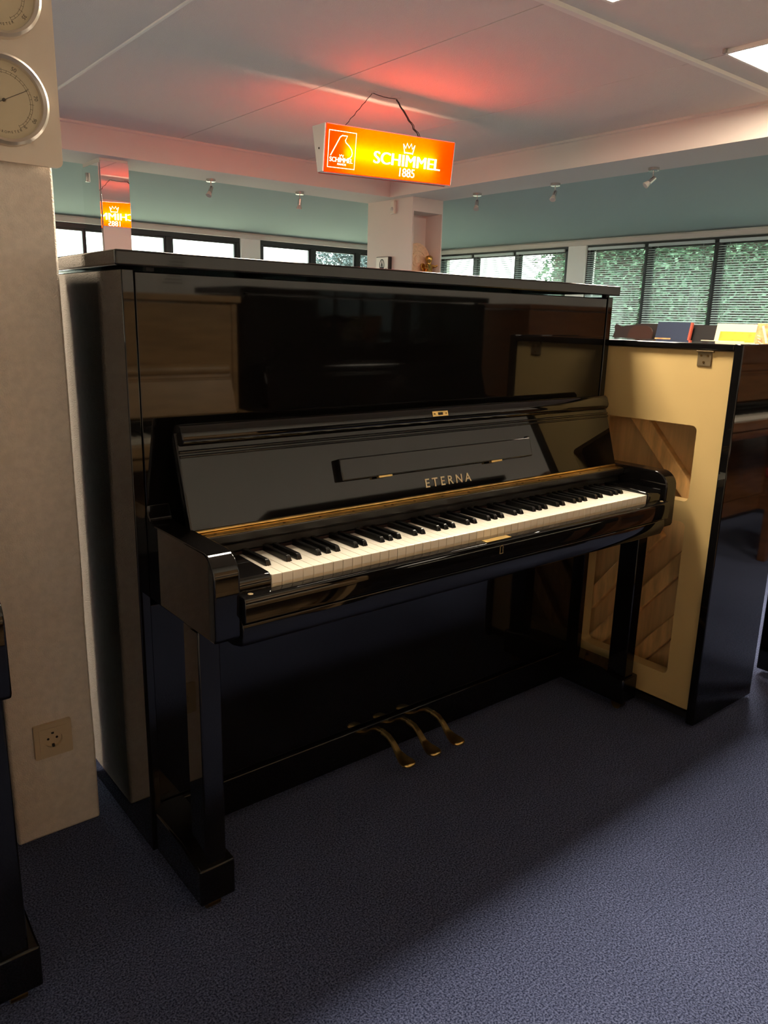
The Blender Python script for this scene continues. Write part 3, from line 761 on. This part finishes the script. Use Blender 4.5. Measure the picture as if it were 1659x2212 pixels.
# ------------------------------------------------------------------ things on the corner column
t = thing('motion_detector', 'small white motion detector high on the corner column', 'detector', (CX0, 5.249, 2.213))
bx('housing', M['plastic'], t, -.035, 0, -.031, .031, 0, .125, .008, 3)
bm = new_bm(); sphere(bm, (-.034, 0, .045), .020, .45, 1, 1); obj('lens', bm, M['lampglass'], t, smooth=True)
t = thing('plaque', 'small white tile with black oval emblem on the corner column', 'plaque', (CX0, 5.375, 1.63))
bx('block', M['black_satin'], t, -.045, 0, -.105, .105, 0, .175, .006)
bx('tile', M['plastic'], t, -.049, -.0445, -.096, .100, .006, .169, .003)
bm = new_bm(); ribbon(bm, [(.035*math.cos(i*PI/12), .055*math.sin(i*PI/12)) for i in range(24)], .010, 0, .0012, True)
ribbon(bm, [(-.022, -.038), (-.012, -.010), (0, .040), (.012, -.010), (.022, -.038)], .008, 0, .0012)
ribbon(bm, [(-.024, -.030), (.024, -.030)], .020, 0, .0012); ribbon(bm, [(0, .045), (0, -.03)], .008, 0, .0012); ribbon(bm, [(-.015, .0), (.015, .0)], .006, 0, .0012)
o = obj('emblem', bm, M['hole'], t); o.matrix_local = Matrix(((0, 0, -1, -.049), (-1, 0, 0, .0), (0, 1, 0, .092), (0, 0, 0, 1)))
bm = new_bm(); ribbon(bm, [(0, -.016), (0, .016)], .006, 0, .0012); ribbon(bm, [(-.010, .016), (.010, .016)], .004, 0, .0012); ribbon(bm, [(-.010, -.016), (.010, -.016)], .004, 0, .0012)
o = obj('mark', bm, M['hole'], t); o.matrix_local = Matrix(((0, 0, -1, -.049), (-1, 0, 0, -.072), (0, 1, 0, .040), (0, 0, 0, 1)))

t = thing('relief_plate', 'round terracotta relief plate standing in the column niche', 'plate', (4.182, 5.135, 1.60))
bm = new_bm(); lathe(bm, [(.001, .0), (.165, .0), (.172, -.008), (.168, -.016), (.150, -.018), (.142, -.012), (.06, -.016), (.001, -.019)], (0, 0, .175), axis='y', n=48)
d = obj('disc', bm, M['clay'], t, smooth=True)
bm = new_bm()
sp = [((.105-.010*k*.5)*math.cos(.6+k*.42), -.016, .175+(.105-.010*k*.5)*math.sin(.6+k*.42)) for k in range(14)]
tube(bm, sp, .006, 6); obj('wreath', bm, M['clay'], t, smooth=True)
bm = new_bm(); sphere(bm, (-.01, -.018, .185), .045, .8, .3, 1); obj('relief_head', bm, M['clay'], t, smooth=True)

def figurine():
    t = thing('figurine', 'small gilded winged cherub figurine in front of the round relief plate', 'figurine', (4.270, 5.045, 1.60))
    # one continuous skinned body: seated child with arms forward
    vs = {'pel': ((0, 0, .045), .034), 'belly': ((0, -.004, .080), .036), 'chest': ((0, 0, .118), .034), 'neck': ((0, -.002, .146), .017), 'skull': ((0, -.004, .170), .036), 'crown': ((0, -.002, .200), .044), 'top': ((0, .002, .228), .034),
          'shl': ((-.036, 0, .130), .015), 'ell': ((-.062, -.022, .098), .0125), 'hal': ((-.040, -.055, .095), .010),
          'shr': ((.036, 0, .130), .015), 'elr': ((.074, -.018, .120), .0125), 'har': ((.096, -.040, .135), .010),
          'hil': ((-.024, -.02, .040), .024), 'knl': ((-.040, -.068, .046), .019), 'anl': ((-.022, -.078, .010), .012),
          'hir': ((.024, -.02, .040), .024), 'knr': ((.042, -.066, .046), .019), 'anr': ((.026, -.080, .010), .012)}
    ed = [('pel', 'belly'), ('belly', 'chest'), ('chest', 'neck'), ('neck', 'skull'), ('skull', 'crown'), ('crown', 'top'), ('chest', 'shl'), ('shl', 'ell'), ('ell', 'hal'), ('chest', 'shr'), ('shr', 'elr'), ('elr', 'har'), ('pel', 'hil'), ('hil', 'knl'), ('knl', 'anl'), ('pel', 'hir'), ('hir', 'knr'), ('knr', 'anr')]
    nm = list(vs); me = bpy.data.meshes.new('body')
    me.from_pydata([vs[k][0] for k in nm], [(nm.index(a), nm.index(b)) for a, b in ed], [])
    me.materials.append(M['goldstatue'])
    o = bpy.data.objects.new('body', me); link(o, t)
    sk = o.modifiers.new('skin', 'SKIN'); sk.use_smooth_shade = True
    for i, k in enumerate(nm):
        me.skin_vertices[0].data[i].radius = (vs[k][1], vs[k][1]); me.skin_vertices[0].data[i].use_root = (k == 'pel')
    su = o.modifiers.new('sub', 'SUBSURF'); su.levels = 2; su.render_levels = 2
    for s in (-1, 1):
        pts = [(s*.012, .12), (s*.045, .150), (s*.074, .146), (s*.082, .118), (s*.072, .085), (s*.050, .062), (s*.020, .075)]
        bm = new_bm(); prism(bm, pts, .024, .034, 'y'); obj('wing', bm, M['goldstatue'], t, .004)
    bm = new_bm(); lathe(bm, [(.070, 0), (.072, .012), (.060, .018), (.001, .020)], (0, -.02, 0), n=28); obj('base', bm, M['goldstatue'], t, smooth=True)
figurine()

t = thing('wall_notice', 'white printed notice sheet on the wall, seen reflected in the upper panel', 'notice', (.335, YS, 1.30))
bx('sheet', M['paper_white'], t, -.070, .070, 0, .0012, 0, .20)
bm = new_bm()
for k in range(9): ribbon(bm, [(-.052+.004*(k % 3), .035+k*.016), (.050-.012*((k*5) % 4), .035+k*.016)], .004, 0, .0004)
o = obj('printed_lines', bm, M['ink'], t); o.matrix_local = Matrix(((-1, 0, 0, 0), (0, 0, 1, .0012), (0, 1, 0, 0), (0, 0, 0, 1)))
# ------------------------------------------------------------------ weather station and socket on the pillar
def weather():
    t = thing('weather_station', 'metal wall weather station with two round dials on the stuccoed pillar', 'weather station', (-.882, .512, 1.464))
    # local x right, z up, front at -y
    o = obj_me('plate', plate_mesh(rrect(-.100, .100, 0, .46, .012), [], .012), M['alu'], t, .002)
    o.matrix_local = Matrix(((1, 0, 0, 0), (0, 0, -1, -.018), (0, 1, 0, 0), (0, 0, 0, 1)))
    bx('backing', M['black_matte'], t, -.07, .07, -.012, 0, .03, .43)
    def dial(zc, kind):
        bm = new_bm(); lathe(bm, [(.066, -.024), (.068, -.040), (.073, -.044), (.078, -.040), (.079, -.024)], (0, 0, zc), axis='y', n=64)
        # ring is open in the middle: keep it as a torus-like band
        r = new_bm(); lathe(r, [(.0665, -.024), (.0675, -.038), (.073, -.043), (.078, -.038), (.079, -.024)], (0, 0, zc), axis='y', n=64)
        fs = [f for f in r.faces if len(f.verts) > 4]; bmesh.ops.delete(r, geom=fs, context='FACES_ONLY'); bm.free()
        ring = obj('dial_ring', r, M['ring'], t, smooth=True)
        f = new_bm(); lathe(f, [(.0668, -.024), (.0668, -.027)], (0, 0, zc), axis='y', n=64); face = obj('dial_face', f, M['dial'], t)
        mk = new_bm()
        def pol(r_, deg): a = math.radians(90-deg); return (r_*math.cos(a), r_*math.sin(a))
        for rr in (.047, .051): ribbon(mk, [pol(rr, -150+i*300/60) for i in range(61)], .0005, 0, .0002)
        for i in range(31):
            dg = -150+i*10; ribbon(mk, [pol(.047 if i % 3 else .045, dg), pol(.051 if i % 3 else .0535, dg)], .0005, 0, .0002)
        mt = Matrix(((1, 0, 0, 0), (0, 0, -1, -.0271), (0, 1, 0, zc), (0, 0, 0, 1)))
        s = obj('scale', mk, M['ink'], face); s.matrix_local = mt
        def txt(st, deg, r_, size, rot=None):
            me = text_mesh(st, size, .0001); o = obj_me('lettering', me, M['ink'], face); x, y = pol(r_, deg)
            o.matrix_local = mt @ Matrix.Translation((x, y, .0001)) @ Matrix.Rotation(math.radians(-deg if rot is None else rot), 4, 'Z')
        if kind == 'hygro':
            for st, dg in (('10', -130), ('30', -35), ('50', 22), ('70', 78), ('90', 118)): txt(st, dg, .0585, .0095)
            for i, ch in enumerate('HYGROMETER'): txt(ch, 205-i*6.0, .0545, .0062, rot=(180-(205-i*6.0)))
            txt('%', 140, .0545, .0075, rot=40)
            nd = 62
        else:
            for st, dg in (('10', -100), ('20', 0), ('30', 85), ('35', 125)): txt(st, dg, .0585, .0095)
            for i, ch in enumerate('THERMOMETER'): txt(ch, 210-i*6.0, .0545, .0062, rot=(180-(210-i*6.0)))
            nd = 10
        nb = new_bm(); ribbon(nb, [pol(-.030, nd), pol(-.006, nd), pol(.0, nd), pol(.006, nd), pol(.049, nd)], .0010, 0, .0006); cyl(nb, (0, 0, 0), (0, 0, .002), .003, n=12)
        q = obj('needle', nb, M['ink'], face); q.matrix_local = mt @ Matrix.Translation((0, 0, .0012))
    dial(.105, 'hygro'); dial(.286, 'thermo')
weather()
t = thing('power_socket', 'square cream wall socket low on the stuccoed pillar', 'socket', (-.8895, .512, .205))
h = .041
o = obj_me('surround', plate_mesh(rrect(-h, h, 0, .082, .003), [rrect(-.030, .030, .011, .071, .002)], .009), M['socket'], t, .001)
o.matrix_local = Matrix(((1, 0, 0, 0), (0, 0, -1, -.0045), (0, 1, 0, 0), (0, 0, 0, 1)))
cir = [(.0195*math.cos(i*PI/16), .041+.0195*math.sin(i*PI/16)) for i in range(32)]
o = obj_me('insert', plate_mesh(rrect(-.0298, .0298, .0112, .0708, .002), [cir], .009), M['socket'], t)
o.matrix_local = Matrix(((1, 0, 0, 0), (0, 0, -1, -.0055), (0, 1, 0, 0), (0, 0, 0, 1)))
bm = new_bm(); lathe(bm, [(.0195, -.0003), (.0195, -.0015), (.001, -.0015)], (0, 0, .041), axis='y', n=32); cup = obj('cup', bm, M['socket'], t)
for x in (-.0095, .0095):
    bm = new_bm(); cyl(bm, (x, -.0014, .041), (x, -.0019, .041), .0028, n=12); obj('pin_hole', bm, M['hole'], cup)
for z in (.0575, .0245): bx('earth_clip', M['hole'], cup, -.0025, .0025, -.0075, -.0012, z-.003, z+.003)

# ------------------------------------------------------------------ outside: hedge and a tree
def leaves(name, label, cat, boxes, n, size, mat, seed):
    rnd = random.Random(seed); vs = []; fs = []
    for k in range(n):
        b = boxes[k % len(boxes)]
        while True:
            p = [rnd.uniform(-1, 1) for _ in range(3)]
            if b[6] == 'box' or p[0]**2+p[1]**2+p[2]**2 < 1: break
        c = Vector((b[0]+p[0]*b[3], b[1]+p[1]*b[4], b[2]+p[2]*b[5]))
        s = size*rnd.uniform(.6, 1.3); m = Matrix.Rotation(rnd.uniform(0, 6.3), 3, 'Z') @ Matrix.Rotation(rnd.uniform(-1.2, 1.2), 3, 'X') @ Matrix.Rotation(rnd.uniform(-1, 1), 3, 'Y')
        i0 = len(vs)
        for q in ((-.5, 0, 0), (0, -.28, .06), (.5, 0, 0), (0, .28, .06)): vs.append((c+m @ (Vector(q)*s))[:])
        fs.append((i0, i0+1, i0+2, i0+3))
    me = bpy.data.meshes.new(name); me.from_pydata(vs, [], fs); return me
hd = thing('hedge', 'tall green ivy hedge outside the right windows', 'hedge', (9.2, 2.9, -.15))
me = leaves('foliage', '', '', [(-.25, 0, 1.75, .30, 4.6, 1.75, 'box')], 32000, .085, None, 3)
o = obj_me('foliage', me, M['leaf'], hd); o['kind'] = 'stuff'
bx('hedge_core', M['bark'], hd, .05, .30, -4.6, 4.6, 0, 3.2)
tr = thing('tree', 'blue-grey leafy tree beyond the left windows beside the column', 'tree', (10.2, 14.2, -.15))
me = leaves('foliage', '', '', [(-.2, 0, 2.45, 1.0, 1.0, .60, 'ball'), (.9, .2, 2.75, 1.2, 1.2, .75, 'ball')], 9000, .085, None, 5)
o = obj_me('foliage', me, M['leafblue'], tr); o['kind'] = 'stuff'
bm = new_bm(); tube(bm, [(0, 0, 0), (.05, 0, 1.0), (.1, .05, 2.0), (.5, .1, 2.8)], [.14, .11, .08, .03], 10)
tube(bm, [(.08, .04, 1.7), (-.3, .0, 2.3), (-.6, .1, 2.8)], [.07, .05, .02], 8); obj('trunk', bm, M['bark'], tr, smooth=True)
